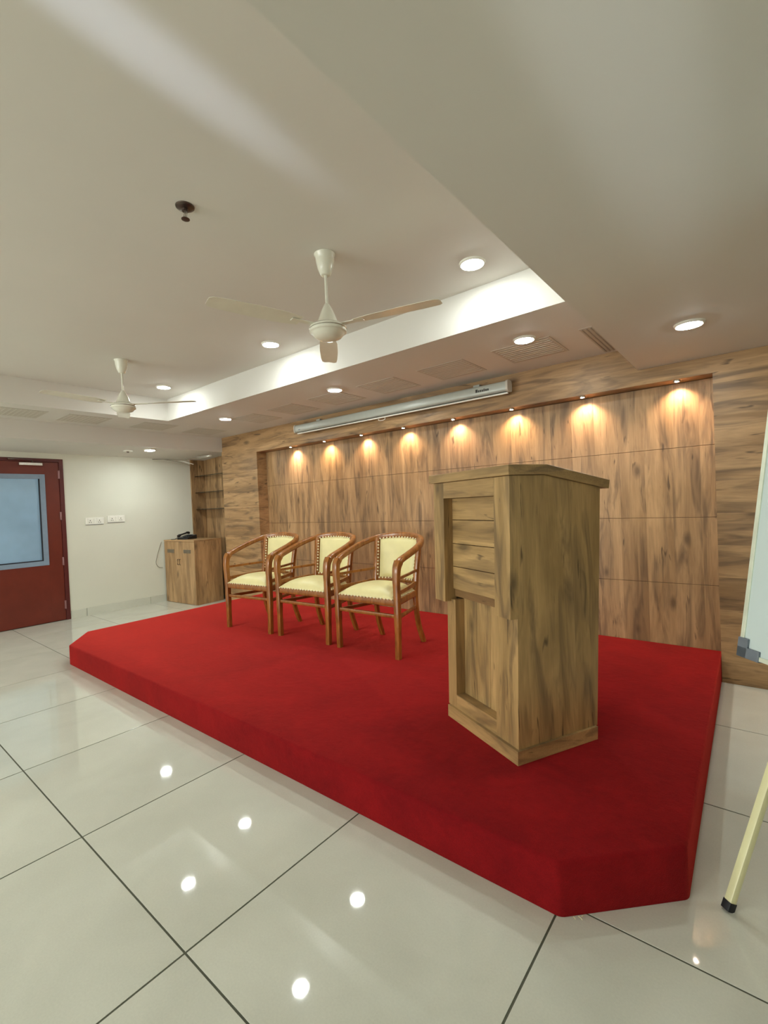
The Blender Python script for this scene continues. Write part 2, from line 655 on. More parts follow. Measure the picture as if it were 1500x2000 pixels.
# ================================================================== DOOR
door = sempty('door_1', 'maroon laminated door with frosted blue glass pane', 'door', (XW, (DY0 + DY1) / 2, 0))
dc = (DY0 + DY1) / 2
y = lambda v: v - dc
bm = bmesh.new()
box(bm, -0.10, 0.006, y(DY1 - 0.045), y(DY1), 0, DZ, 0.002)
box(bm, -0.10, 0.006, y(DY0), y(DY0 + 0.045), 0, DZ, 0.002)
box(bm, -0.10, 0.006, y(DY0 + 0.045), y(DY1 - 0.045), DZ - 0.04, DZ, 0.002)
obj('door_frame', bm, 'maroon_dark', door)
LY0, LY1, GZ0, GZ1, GY0, GY1 = DY0 + 0.048, DY1 - 0.048, 0.700, 1.800, 1.16, 1.825
bm = bmesh.new()
box(bm, -0.045, -0.004, y(GY1), y(LY1), 0.006, DZ - 0.043, 0.0015)
box(bm, -0.045, -0.004, y(LY0), y(GY0), 0.006, DZ - 0.043, 0.0015)
box(bm, -0.045, -0.004, y(GY0), y(GY1), 0.006, GZ0, 0.0)
box(bm, -0.045, -0.004, y(GY0), y(GY1), GZ1, DZ - 0.043, 0.0)
leaf = obj('door_leaf', bm, 'maroon', door)
bm = bmesh.new()
fw = 0.055
box(bm, -0.038, 0.002, y(GY1 - fw), y(GY1), GZ0, GZ1, 0.002)
box(bm, -0.038, 0.002, y(GY0), y(GY0 + fw), GZ0, GZ1, 0.002)
box(bm, -0.038, 0.002, y(GY0 + fw), y(GY1 - fw), GZ0, GZ0 + fw, 0.002)
box(bm, -0.038, 0.002, y(GY0 + fw), y(GY1 - fw), GZ1 - fw, GZ1, 0.002)
bead = obj('glazing_frame', bm, 'door_bead', door)
bm = bmesh.new()
box(bm, -0.034, 0.0025, y(GY1 - fw - 0.012), y(GY1 - fw), GZ0 + fw, GZ1 - fw, 0)
box(bm, -0.034, 0.0025, y(GY0 + fw), y(GY1 - fw - 0.012), GZ0 + fw, GZ0 + fw + 0.012, 0)
obj('gasket', bm, 'gasket', door)
obj('glass_pane', B(-0.030, -0.012, y(GY0 + fw), y(GY1 - fw - 0.012), GZ0 + fw + 0.012, GZ1 - fw), 'frosted', door)
for z in (0.19, 0.73, 1.29, 1.80):
    bm = bmesh.new()
    lathe(bm, [(0.006, z - 0.05), (0.006, z + 0.05)], 0.006, y(LY1 + 0.0015), 10)
    box(bm, -0.003, 0.003, y(LY1 - 0.012), y(LY1 + 0.012), z - 0.05, z + 0.05)
    obj('hinge', bm, 'hinge', door)
bm = bmesh.new()
box(bm, -0.004, 0.040, y(1.57), y(1.80), 1.900, 1.935, 0.004)
cl = obj('door_closer', bm, 'chrome', door)
bm = bmesh.new()
sweep(bm, [(0.030, y(1.70), 1.935), (0.032, y(1.70), 1.962)], (0.014, 0.014))
sweep(bm, [(0.032, y(1.70), 1.958), (0.10, y(1.60), 1.966), (0.03, y(1.50), 1.972)], (0.018, 0.006))
box(bm, 0.0, 0.034, y(1.47), y(1.53), 1.962, 1.980, 0.002)
obj('closer_arm', bm, 'dark_metal', cl)

# ================================================================== STAGE
stage = thing('stage', 'low red carpeted platform with clipped front corners', 'stage', (-2.66, 2.6, 0))
sx, sy = -2.66, 2.6
outline = [(-4.675, 1.372), (-0.500, 1.370), (-0.206, 1.664), (-0.240, 3.729), (-0.240, YP - 0.001), (-5.134, YP - 0.001),
           (-5.134, 3.729), (-5.120, 3.729), (-5.060, 1.640)]
bm = bmesh.new()
prism(bm, [(a - sx, b - sy) for a, b in outline], 0.001, SZ)
es = [e for e in bm.edges if all(v.co.z > SZ - 1e-4 for v in e.verts)] + \
     [e for e in bm.edges if abs(e.verts[0].co.z - e.verts[1].co.z) > 0.1 and e.verts[0].co.y < 0]
bmesh.ops.bevel(bm, geom=es, offset=0.014, segments=3, affect='EDGES', profile=0.5)
obj('carpet_platform', bm, 'carpet', stage, smooth=50)
bm = bmesh.new()
for k in range(3):
    a = random.uniform(0.2, 2.6)
    p0 = Vector((-0.47 - sx + k * 0.012, 1.392 - sy + k * 0.01, 0.004))
    tube(bm, smooth_path([p0, p0 + Vector((0.008 * math.cos(a), -0.004, 0.003)), p0 + Vector((0.016 * math.cos(a), -0.007, 0.0015))], 3), 0.0011, 5)
ft = obj('frayed_threads', bm, 'easel_cream', stage)
ft['kind'] = 'stuff'

# ================================================================== LECTERN
th = R(63.48)
# local x runs along the shelved front to the left, local -y is out of the shelved front
lec = thing('lectern', 'tall oak laminate lectern with framed shelf front, on the red stage', 'lectern', (-0.8026, 1.7864, SZ), th - PI / 2)
# with rotation th-90deg: local +x -> dir(th-90), local +y -> dir(th).  front runs along -x.
SH = 0.030


def shear(bm, flare=True):
    # the cabinet widens slightly towards the top
    a = 0.030
    wd = Vector((0.777, 0.629))
    ang = -(th - PI / 2)
    lx = wd.x * math.cos(ang) - wd.y * math.sin(ang)
    ly = wd.x * math.sin(ang) + wd.y * math.cos(ang)
    for v in bm.verts:
        z = max(0.0, v.co.z)
        if flare:
            v.co.y *= 1 + 0.05 * z
            v.co.x *= 1 + 0.02 * z
        v.co.x += lx * a * z
        v.co.y += ly * a * z
    return bm


def LB(u0, u1, v0, v1, z0, z1, bev=0.001, bm=None):
    return box(bm or bmesh.new(), -u1, -u0, v0, v1, z0, z1, bev)


PW, PD = 0.530, 0.452
bm = LB(0, PW, 0, PD, 0, 0.058)
obj('plinth', shear(bm), 'oak_h_l', lec)
WL, DB = 0.542, 0.462
t_ = 0.018
sU, sV = 0.012, 0.014
ZB = 1.128     # the top slopes down towards the reader's side


def side(u0, u1):
    bm = bmesh.new()
    pr = [(sV, 0.058), (DB, 0.058), (DB, ZB), (0.15, 1.188), (sV, 1.188)]
    a = [bm.verts.new((-u0, p, q)) for p, q in pr]
    b = [bm.verts.new((-u1, p, q)) for p, q in pr]
    bm.faces.new(a)
    bm.faces.new(b)
    for i in range(5):
        j = (i + 1) % 5
        bm.faces.new((a[i], a[j], b[j], b[i]))
    bmesh.ops.recalc_face_normals(bm, faces=bm.faces)
    return bm


obj('side_panel', shear(side(sU, sU + t_)), 'oak_v_l', lec)
obj('side_panel', shear(side(WL - t_, WL)), 'oak_v_l', lec)
obj('rear_panel', shear(LB(sU + t_, WL - t_, DB - t_, DB, 0.058, ZB)), 'oak_v_l', lec)
# lower front frame
obj('lower_stile', shear(LB(sU + t_, 0.155, sV, sV + 0.05, 0.058, 0.60, 0)), 'oak_v_l', lec)
obj('lower_stile', shear(LB(0.470, WL - t_, sV, sV + 0.05, 0.058, 0.60, 0)), 'oak_v_l', lec)
obj('lower_rail', shear(LB(0.155, 0.470, sV, sV + 0.05, 0.058, 0.125, 0)), 'oak_h_l', lec)
for a, b in ((0.155, 0.262), (0.262, 0.368), (0.368, 0.470)):
    obj('lower_board', shear(LB(a + 0.0008, b - 0.0008, sV + 0.050, sV + 0.068, 0.06, 0.66, 0.001)), 'oak_v_l', lec)
# upper frame, standing proud of the lower one
UF, UW = -0.022, 0.598
obj('upper_stile', shear(LB(sU, 0.112, UF, sV - 0.0005, 0.600, 1.188, 0.0008)), 'oak_v_l', lec)
obj('upper_stile', shear(LB(0.505, UW, UF, sV + 0.03, 0.590, 1.188, 0.0008)), 'oak_v_l', lec)
obj('upper_rail', shear(LB(0.112, 0.505, UF, sV + 0.02, 1.110, 1.188, 0)), 'oak_h_l', lec)
obj('upper_cheek', shear(LB(0.095, 0.112, sV, sV + 0.06, 0.605, 1.11, 0)), 'oak_y_l', lec)
obj('upper_cheek', shear(LB(0.505, 0.523, sV + 0.03, sV + 0.06, 0.605, 1.11, 0)), 'oak_y_l', lec)
zz = [0.650, 0.765, 0.880, 1.000, 1.110]
for a, b in zip(zz, zz[1:]):
    obj('slat', shear(LB(0.112, 0.505, sV + 0.012, sV + 0.030, a + 0.0015, b - 0.0015, 0.0015)), 'oak_h_l', lec)
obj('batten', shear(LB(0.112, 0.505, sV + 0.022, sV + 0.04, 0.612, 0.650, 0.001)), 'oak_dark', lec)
# top slab: a flat ledge that breaks into a slope towards the reader's side
bm = bmesh.new()
pr = [(-0.036, 1.190), (0.15, 1.190), (0.500, 1.122), (0.505, 1.160), (0.155, 1.232), (-0.036, 1.232)]
a = [bm.verts.new((0.002, p, q)) for p, q in pr]
b = [bm.verts.new((-0.622, p, q)) for p, q in pr]
bm.faces.new(a)
bm.faces.new(b)
for i in range(6):
    j = (i + 1) % 6
    bm.faces.new((a[i], a[j], b[j], b[i]))
bmesh.ops.recalc_face_normals(bm, faces=bm.faces)
bmesh.ops.bevel(bm, geom=list(bm.edges), offset=0.0012, segments=1, affect='EDGES')
obj('top_slab', shear(bm), 'oak_h_l', lec)


# ================================================================== CHAIRS
def hoop_pts():
    half = [(0.290, 0.020, 0.672), (0.292, 0.055, 0.694), (0.296, 0.14, 0.722), (0.296, 0.25, 0.757), (0.278, 0.345, 0.788), (0.226, 0.425, 0.816), (0.12, 0.468, 0.834), (0.0, 0.480, 0.840)]
    left = [(-a, b, c) for a, b, c in half[:-1]]
    return left + [half[-1]] + half[:-1][::-1]


def make_chair(label, group):
    t = thing('armchair', label, 'chair', (0, 0, 0), 0, group)
    bm = bmesh.new()
    p = smooth_path(hoop_pts(), 5)
    n = len(p)
    sec = []
    for i in range(n):
        k = abs(i / (n - 1) * 2 - 1)
        sec.append((0.030 + 0.027 * k, 0.048 - 0.010 * k))
    sweep(bm, p, sec, roundness=0.55, n=14)
    obj('arm_hoop', bm, 'chair_wood', t, smooth=50)
    for s in (-1, 1):
        bm = bmesh.new()
        sweep(bm, smooth_path([(s * 0.280, -0.004, 0), (s * 0.284, 0.0, 0.25), (s * 0.286, 0.0, 0.46), (s * 0.289, -0.004, 0.56), (s * 0.291, 0.003, 0.64), (s * 0.291, 0.028, 0.683)], 4),
              [(0.037, 0.038)] * 4 + [(0.042, 0.042)] * 7 + [(0.044 + 0.001 * q, 0.044 + 0.001 * q) for q in range(10)], up=Vector((0, 1, 0)), roundness=0.3)
        for v_ in bm.verts:
            v_.co.z = 0.001 if v_.co.z < 0.012 else v_.co.z
        obj('leg', bm, 'chair_wood', t, smooth=40)
        bm = bmesh.new()
        sweep(bm, smooth_path([(s * 0.205, 0.440, 0), (s * 0.200, 0.385, 0.15), (s * 0.197, 0.365, 0.30), (s * 0.197, 0.365, 0.42), (s * 0.202, 0.390, 0.60), (s * 0.212, 0.430, 0.815)], 4),
              [(0.032, 0.036)] * 21, up=Vector((0, 1, 0)), roundness=0.3)
        for v_ in bm.verts:
            v_.co.z = 0.001 if v_.co.z < 0.012 else v_.co.z
        obj('leg', bm, 'chair_wood', t, smooth=40)
        bm = bmesh.new()
        sweep(bm, [(s * 0.286, 0.012, 0.566), (s * 0.250, 0.20, 0.569), (s * 0.201, 0.385, 0.572)], (0.016, 0.021))
        obj('side_rail', bm, 'chair_wood', t, smooth=40)
        bm = bmesh.new()
        sweep(bm, [(s * 0.286, 0.012, 0.462), (s * 0.250, 0.19, 0.468), (s * 0.198, 0.370, 0.476)], (0.016, 0.030))
        obj('side_rail', bm, 'chair_wood', t, smooth=40)
        bm = bmesh.new()
        sweep(bm, [(s * 0.284, 0.012, 0.292), (s * 0.197, 0.362, 0.292)], (0.018, 0.026))
        obj('stretcher', bm, 'chair_wood', t, smooth=40)
        bm = bmesh.new()
        sweep(bm, [(s * 0.278, 0.010, 0.396), (s * 0.196, 0.362, 0.396)], (0.022, 0.048))
        obj('seat_rail', bm, 'chair_wood', t, smooth=40)
    bm = bmesh.new()
    sweep(bm, [(-0.270, 0.0, 0.300), (0.270, 0.0, 0.300)], (0.018, 0.026))
    obj('stretcher', bm, 'chair_wood', t, smooth=40)
    bm = bmesh.new()
    sweep(bm, [(-0.268, -0.002, 0.396), (0.268, -0.002, 0.396)], (0.024, 0.050))
    obj('seat_rail', bm, 'chair_wood', t, smooth=40)
    bm = bmesh.new()
    sweep(bm, [(-0.19, 0.364, 0.396), (0.19, 0.364, 0.396)], (0.022, 0.048))
    obj('seat_rail', bm, 'chair_wood', t, smooth=40)
    bm = bmesh.new()
    sweep(bm, [(-0.19, 0.388, 0.482), (0, 0.402, 0.482), (0.19, 0.388, 0.482)], (0.022, 0.030))
    obj('back_rail', bm, 'chair_wood', t, smooth=40)
    # domed seat cushion
    bm = bmesh.new()
    N, K = 20, 18
    top, bot = [], []

    def sxy(u, v):
        yy = -0.012 + (v + 1) / 2 * 0.372
        hw = 0.262 + (0.186 - 0.262) * (v + 1) / 2
        return u * hw, yy
    for a in range(N + 1):
        rt, rb = [], []
        for b in range(K + 1):
            u, v = -1 + 2 * a / N, -1 + 2 * b / K
            x_, y_ = sxy(u, v)
            h = ((1 - abs(u) ** 3.2) * (1 - abs(v) ** 3.0)) ** 0.55
            rt.append(bm.verts.new((x_, y_, 0.424 + 0.078 * h)))
        top.append(rt)
    for a in range(N):
        for b in range(K):
            bm.faces.new((top[a][b], top[a + 1][b], top[a + 1][b + 1], top[a][b + 1]))
    bd = [e for e in bm.edges if e.is_boundary]
    ex = bmesh.ops.extrude_edge_only(bm, edges=bd)
    vv = [g for g in ex['geom'] if isinstance(g, bmesh.types.BMVert)]
    for v_ in vv:
        v_.co.z = 0.405
    bmesh.ops.holes_fill(bm, edges=[e for e in bm.edges if e.is_boundary])
    bmesh.ops.recalc_face_normals(bm, faces=bm.faces)
    seat = obj('seat_cushion', bm, 'cream', t, smooth=60)
    bm = bmesh.new()

    def stud(bm, p, r=0.0075):
        r_ = bmesh.ops.create_icosphere(bm, subdivisions=1, radius=r)
        for v_ in r_['verts']:
            v_.co += Vector(p)
    for k in range(17):
        u = -0.96 + 1.92 * k / 16
        x_, y_ = sxy(u, -1)
        stud(bm, (x_, y_ - 0.006, 0.4195))
    for s in (-1, 1):
        for k in range(13):
            x_, y_ = sxy(s, -0.9 + 1.8 * k / 12)
            stud(bm, (x_ + s * 0.006, y_, 0.4195))
    st = obj('studs', bm, 'stud', seat, smooth=True)
    st['kind'] = 'stuff'
    # padded back
    bm = bmesh.new()
    N, K = 16, 18
    front = []

    def pxyz(u, v):
        z_ = 0.500 + (v + 1) / 2 * (0.318 - 0.012 * u * u * (v + 1) / 2)
        hw = 0.164 + 0.016 * (v + 1) / 2
        yy = 0.392 + 0.052 * (v + 1) / 2 + 0.028 * (1 - u * u)
        return u * hw, yy, z_
    for a in range(N + 1):
        rr = []
        for b in range(K + 1):
            u, v = -1 + 2 * a / N, -1 + 2 * b / K
            x_, y_, z_ = pxyz(u, v)
            h = ((1 - abs(u) ** 4) * (1 - abs(v) ** 4)) ** 0.5
            rr.append(bm.verts.new((x_, y_ - 0.012 - 0.020 * h, z_)))
        front.append(rr)
    for a in range(N):
        for b in range(K):
            bm.faces.new((front[a][b], front[a + 1][b], front[a + 1][b + 1], front[a][b + 1]))
    ex = bmesh.ops.extrude_face_region(bm, geom=list(bm.faces))
    for g in ex['geom']:
        if isinstance(g, bmesh.types.BMVert):
            g.co.y += 0.030
            
    bmesh.ops.recalc_face_normals(bm, faces=bm.faces)
    pad = obj('back_cushion', bm, 'cream', t, smooth=60)
    bm = bmesh.new()
    for k in range(13):
        u = -0.98 + 1.96 * k / 12
        for v in (-1.035, 1.03):
            x_, y_, z_ = pxyz(u, v)
            stud(bm, (x_, y_ - 0.020, z_), 0.0080)
    for k in range(11):
        v = -0.86 + 1.72 * k / 10
        for u in (-1.065, 1.065):
            x_, y_, z_ = pxyz(u, v)
            stud(bm, (x_, y_ - 0.020, z_), 0.0080)
    st = obj('studs', bm, 'stud', pad, smooth=True)
    st['kind'] = 'stuff'
    # thin wooden edge strips beside the pad
    for s in (-1, 1):
        bm = bmesh.new()
        sweep(bm, smooth_path([(s * 0.181, 0.392, 0.485), (s * 0.186, 0.405, 0.62), (s * 0.196, 0.432, 0.81)], 4), (0.014, 0.030), up=Vector((0, 1, 0)))
        obj('back_stile', bm, 'chair_wood', t, smooth=40)
    return t


g = 'cream armchairs in a row on the stage'
ch = make_chair('wooden armchair with cream padded seat, nearest the lectern', g)
ch.location = (-2.298, 2.575, SZ)
ch.rotation_euler = (0, 0, R(1.5))
dup(ch, (-2.985, 2.555, SZ), R(3.2), 'cream padded wooden armchair, middle one of the three in the row', g)
dup(ch, (-3.665, 2.50, SZ), R(5.2), 'cream padded wooden armchair nearest the telephone cabinet', g)

# ================================================================== CABINET, TELEPHONE
ca = R(4.1)
cab = thing('cabinet', 'oak laminate two-door cabinet in the corner by the left wall', 'cabinet', (-6.712, 3.216, 0), ca)
CW, CD, CH = 0.735, 0.425, 0.885
bm = bmesh.new()
box(bm, 0, CW, 0.020, CD, 0.0, CH - 0.018, 0.0008)
obj('body', bm, 'oak_cab', cab)
obj('cabinet_top', B(-0.002, CW + 0.004, -0.004, CD + 0.004, CH - 0.018, CH, 0.001), 'oak_h', cab)
for k, (a, b) in enumerate(((0.002, CW / 2 - 0.0015), (CW / 2 + 0.0015, CW - 0.002))):
    d = obj('door', B(a, b, 0.0, 0.018, 0.004, CH - 0.021, 0.001), 'oak_cab', cab)
    mid = (a + b) / 2 + (-0.02 if k == 0 else 0.01)
    bm = bmesh.new()
    box(bm, mid - 0.085, mid + 0.085, -0.003, 0.0, 0.705, 0.755, 0.001)
    v_ = obj('vent_grille', bm, 'cab_vent', d)
    bm = bmesh.new()
    for q in range(4):
        box(bm, mid - 0.075, mid + 0.075, -0.006, -0.003, 0.7125 + q * 0.010, 0.7165 + q * 0.010, 0.0)
    sl_ = obj('louvre', bm, 'cab_vent', d)
    hx = CW / 2 + (-0.022 if k == 0 else 0.022)
    bm = bmesh.new()
    sweep(bm, [(hx, -0.002, 0.62), (hx, -0.018, 0.615), (hx, -0.018, 0.545), (hx, -0.002, 0.54)], (0.008, 0.008))
    obj('door_handle', bm, 'dark_metal', d)

ph = thing('telephone', 'black corded desk telephone on top of the cabinet', 'telephone', (-6.44, 3.42, CH), R(18))
bm = bmesh.new()
vs = [bm.verts.new(p) for p in ((-0.10, -0.09, 0.0), (0.10, -0.09, 0.0), (0.10, 0.09, 0.0), (-0.10, 0.09, 0.0),
                                (-0.10, -0.09, 0.022), (0.10, -0.09, 0.022), (0.10, 0.09, 0.062), (-0.10, 0.09, 0.062))]
for f in ((3, 2, 1, 0), (4, 5, 6, 7), (0, 1, 5, 4), (1, 2, 6, 5), (2, 3, 7, 6), (3, 0, 4, 7)):
    bm.faces.new([vs[k] for k in f])
bmesh.ops.bevel(bm, geom=list(bm.edges), offset=0.006, segments=2, affect='EDGES')
base = obj('base', bm, 'black', ph, smooth=True)
bm = bmesh.new()
sweep(bm, smooth_path([(-0.062, -0.10, 0.045), (-0.062, -0.07, 0.062), (-0.062, 0.0, 0.075), (-0.062, 0.07, 0.088), (-0.062, 0.10, 0.082)], 4),
      [(0.046, 0.034)] * 5 + [(0.034, 0.022)] * 7 + [(0.046, 0.034)] * 5, roundness=0.6)
obj('handset', bm, 'black', ph, smooth=True)
bm = bmesh.new()
for a in range(3):
    for b in range(4):
        box(bm, -0.015 + a * 0.028, 0.005 + a * 0.028, -0.06 + b * 0.03, -0.042 + b * 0.03, 0.030 + b * 0.0067, 0.041 + b * 0.0067, 0.001)
obj('keypad', bm, 'rubber', ph)
bm = bmesh.new()
tube(bm, smooth_path([(-0.062, -0.10, 0.035), (-0.11, -0.115, 0.01), (-0.15, -0.10, 0.005), (-0.18, -0.12, 0.0045)], 6), 0.0045)
obj('cord', bm, 'black', ph, smooth=True)

bm = bmesh.new()
tube(bm, smooth_path([(XW + 0.012, 3.19, 0.86), (XW + 0.010, 3.165, 0.80), (XW + 0.007, 3.12, 0.66), (XW + 0.006, 3.10, 0.56), (XW + 0.007, 3.14, 0.50), (XW + 0.010, 3.19, 0.49)], 6), 0.0028, 6)
tag(obj('telephone_cable', bm, 'cable', smooth=True), 'thin grey cable looping on the left wall beside the cabinet', 'cable')


# ================================================================== SOCKETS
def socket(yc, zc, label):
    t = thing('socket_plate', label, 'socket', (XW, yc, zc), 0, 'white socket plates on the left wall')
    obj('plate', B(0.0003, 0.010, -0.108, 0.108, -0.044, 0.044, 0.002), 'white_plastic', t)
    for s in (-1, 1):
        f = obj('outlet', B(0.009, 0.013, s * 0.054 - 0.030, s * 0.054 + 0.030, -0.034, 0.034, 0.0015), 'white_plastic', t)
        bm = bmesh.new()
        box(bm, 0.0125, 0.0136, s * 0.054 - 0.014, s * 0.054 - 0.006, -0.022, -0.012)
        box(bm, 0.0125, 0.0136, s * 0.054 + 0.006, s * 0.054 + 0.014, -0.022, -0.012)
        box(bm, 0.0125, 0.0136, s * 0.054 - 0.005, s * 0.054 + 0.005, 0.0, 0.011)
        obj('pin_hole', bm, 'dark_gap', f)
    obj('rocker_switch', B(0.009, 0.016, -0.012, 0.012, -0.026, 0.026, 0.003), 'white_plastic', t)
    obj('bottom_lip', B(0.0005, 0.008, -0.106, 0.106, -0.049, -0.044, 0.001), 'corner_grey', t)  # grey strip stands for the shading along the plate's lower edge
    return t


socket(2.342, 1.208, 'white twin socket plate on the left wall, the one nearer the door')
socket(2.603, 1.222, 'white twin socket plate on the left wall, nearer the cabinet')

# ================================================================== CEILING LAMPS
lampgroup = 'round recessed ceiling lamps'
proto = {}


def downlight(loc, label, r=0.058, key='a', mat='led'):
    if key in proto:
        return dup(proto[key], loc, 0, label, lampgroup)
    t = thing('ceiling_lamp', label, 'lamp', loc, 0, lampgroup)
    bm = bmesh.new()
    lathe(bm, [(r, -0.0005), (r, -0.009), (r + 0.003, -0.012), (r + 0.010, -0.008), (r + 0.013, -0.0005)], n=40, cap=False)
    obj('trim_ring', bm, 'white_plastic', t, smooth=True)
    bm = bmesh.new()
    lathe(bm, [(r - 0.001, -0.003), (r - 0.002, -0.010), (0.9 * r, -0.013), (0.6 * r, -0.017), (0.3 * r, -0.019), (0, -0.0195)], n=40, cap=False)
    obj('diffuser', bm, mat, t, smooth=True)
    proto[key] = t
    return t


LX = (-1.185, -2.925, -4.650)
nm = {0: 'nearest the lower slab at right', 1: 'in the middle of its row', 2: 'farthest left of its row'}
for k, x_ in enumerate(LX):
    downlight((x_, 2.303, ZT), 'round white lamp in the raised tray ceiling, ' + nm[k])
for k, x_ in enumerate(LX):
    downlight((x_, 2.985, ZM), 'round white lamp in the soffit before the wood wall, ' + nm[k])
downlight((-0.278, 2.923, ZL), 'round white lamp in the lower ceiling slab at right, above the lectern')
# bulkhead lamp follows the slight slope of the bulkhead
bz = lambda x_: 2.057 + (x_ - XW) / (XB - XW) * 0.043
bl = downlight((-6.10, 2.80, bz(-6.10)), 'round white lamp under the left bulkhead, over the left wall', key='b', mat='led_strong')
bl.rotation_euler = (0, -math.atan(0.043 / 0.816), 0)
# the rest of the hall's lamps, behind the viewer
for x_ in LX:
    for y_, nr in ((-1.1, 'near'), (-3.2, 'far')):
        downlight((x_, y_, ZT), 'round white tray lamp behind the viewer, %s row, %s' % (nr, nm[LX.index(x_)]))
for x_, y_, nr in ((1.6, 2.9, 'by the wood wall at far right'), (1.6, -3.6, 'by the rear windows')):
    downlight((x_, y_, ZL), 'round white lamp in the lower ceiling slab, ' + nr)
for y_, nr in ((-0.4, 'beside the door'), (-2.8, 'by the rear windows')):
    q = downlight((-6.2, y_, bz(-6.2)), 'round white lamp under the left bulkhead, ' + nr)
    q.rotation_euler = bl.rotation_euler

# ================================================================== SPOTLIGHTS UNDER THE HEADER
SX = (-4.50, -3.905, -3.335, -2.772, -2.200, -1.632, -1.058, -0.440)
SCOL = [(1.0, 0.74, 0.58), (1.0, 0.70, 0.42), (1.0, 0.73, 0.52), (1.0, 0.73, 0.50), (1.0, 0.72, 0.56), (1.0, 0.69, 0.42), (1.0, 0.72, 0.52), (1.0, 0.73, 0.52)]
ordn = ['first from the left', 'second from the left', 'third from the left', 'fourth from the left',
        'fourth from the right', 'third from the right', 'second from the right', 'first from the right, by the wide column']
for k, x_ in enumerate(SX):
    t = thing('spotlight', 'small warm spotlight under the wood header, ' + ordn[k], 'lamp', (x_, 3.775, 2.021), 0, 'small spotlights washing the wood panels')
    bm = bmesh.new()
    lathe(bm, [(0.014, -0.0005), (0.014, -0.010), (0.020, -0.011), (0.023, -0.0005)], n=24, cap=False)
    obj('bezel', bm, 'chrome', t, smooth=True)
    bm = bmesh.new()
    lathe(bm, [(0.0138, -0.006), (0.010, -0.011), (0, -0.013)], n=20, cap=False)
    obj('lens', bm, 'led_warm', t, smooth=True)
    s_ = sp('spot_beam', (x_, 3.802, 2.009), (x_, 3.85, 1.80), 5.6, R(118), 1.0, SCOL[k], 0.008)
    s_.parent = t
    s_.matrix_parent_inverse = Matrix.Translation((-x_, -3.775, -2.021))

# ================================================================== CEILING FITTINGS
vg = 'faint square vents in the white soffit'
xs_v = [-1.46 - 0.638 * k for k in range(7)]
vn = ['first from the right', 'second from the right', 'third from the right', 'fourth from the right', 'fifth from the right', 'sixth from the right', 'at the corner']


def vent(cx, cy, label):
    t = thing('ceiling_vent', label, 'vent', (cx, cy, ZM), 0, vg)
    obj('vent_plate', B(-0.205, 0.205, -0.2, 0.2, -0.0025, -0.0002, 0.0008), 'vent', t)
    bm = bmesh.new()
    for q in range(9):
        yy = -0.16 + q * 0.04
        box(bm, -0.185, 0.185, yy - 0.004, yy + 0.004, -0.004, -0.0024, 0)
    obj('vent_bars', bm, 'vent', t)
    return t


for k in range(6):
    vent(xs_v[k] + 0.21, 3.25, 'faint square vent in the soffit before the wood wall, ' + vn[k])
for k, (y_, nn) in enumerate(((1.31, 'nearest the door'), (1.88, 'second from the door'), (2.61, 'third from the door'), (3.25, 'at the corner by the wood wall'))):
    vent(-5.56, y_, 'faint square vent in the left soffit, ' + nn)
t = thing('slot_vent', 'narrow slotted air grille at the right end of the soffit', 'vent', (-0.825, 3.38, ZM))
obj('vent_plate', B(-0.045, 0.045, -0.31, 0.31, -0.003, -0.0002, 0.0008), 'vent', t)
for q in range(3):
    obj('slat', B(-0.034 + q * 0.026, -0.026 + q * 0.026, -0.295, 0.295, -0.007, -0.003, 0.001), 'slot', t)

# sprinkler
t = thing('sprinkler', 'small dark chrome sprinkler head on the tray ceiling', 'sprinkler', (-1.845, 1.042, ZT))
bm = bmesh.new()
lathe(bm, [(0.038, -0.0005), (0.037, -0.004), (0.026, -0.009), (0.012, -0.011), (0.012, -0.022), (0, -0.022)], n=28)
obj('escutcheon', bm, 'dark_metal', t, smooth=True)
bm = bmesh.new()
for s in (-1, 1):
    tube(bm, smooth_path([(s * 0.009, 0, -0.020), (s * 0.012, 0, -0.034), (s * 0.006, 0, -0.048), (0, 0, -0.052)], 3), 0.0022, 6)
lathe(bm, [(0.0028, -0.020), (0.0028, -0.05)], n=8)
obj('frame_arms', bm, 'chrome', t, smooth=True)
bm = bmesh.new()
lathe(bm, [(0.004, -0.050), (0.017, -0.052), (0.017, -0.054), (0, -0.056)], n=20)
obj('deflector', bm, 'dark_metal', t, smooth=True)
# smoke sensor under the bulkhead
t = thing('smoke_sensor', 'small round sensor under the left bulkhead beside the lamp', 'sensor', (-6.27, 2.60, bz(-6.27)))
bm = bmesh.new()
lathe(bm, [(0.055, 0.002), (0.055, -0.006), (0.045, -0.010), (0, -0.010)], n=24)
obj('disc', bm, 'white_plastic', t, smooth=True)
bm = bmesh.new()
lathe(bm, [(0.016, -0.010), (0.014, -0.024), (0, -0.026)], n=16)
obj('nozzle', bm, 'dark_metal', t, smooth=True)


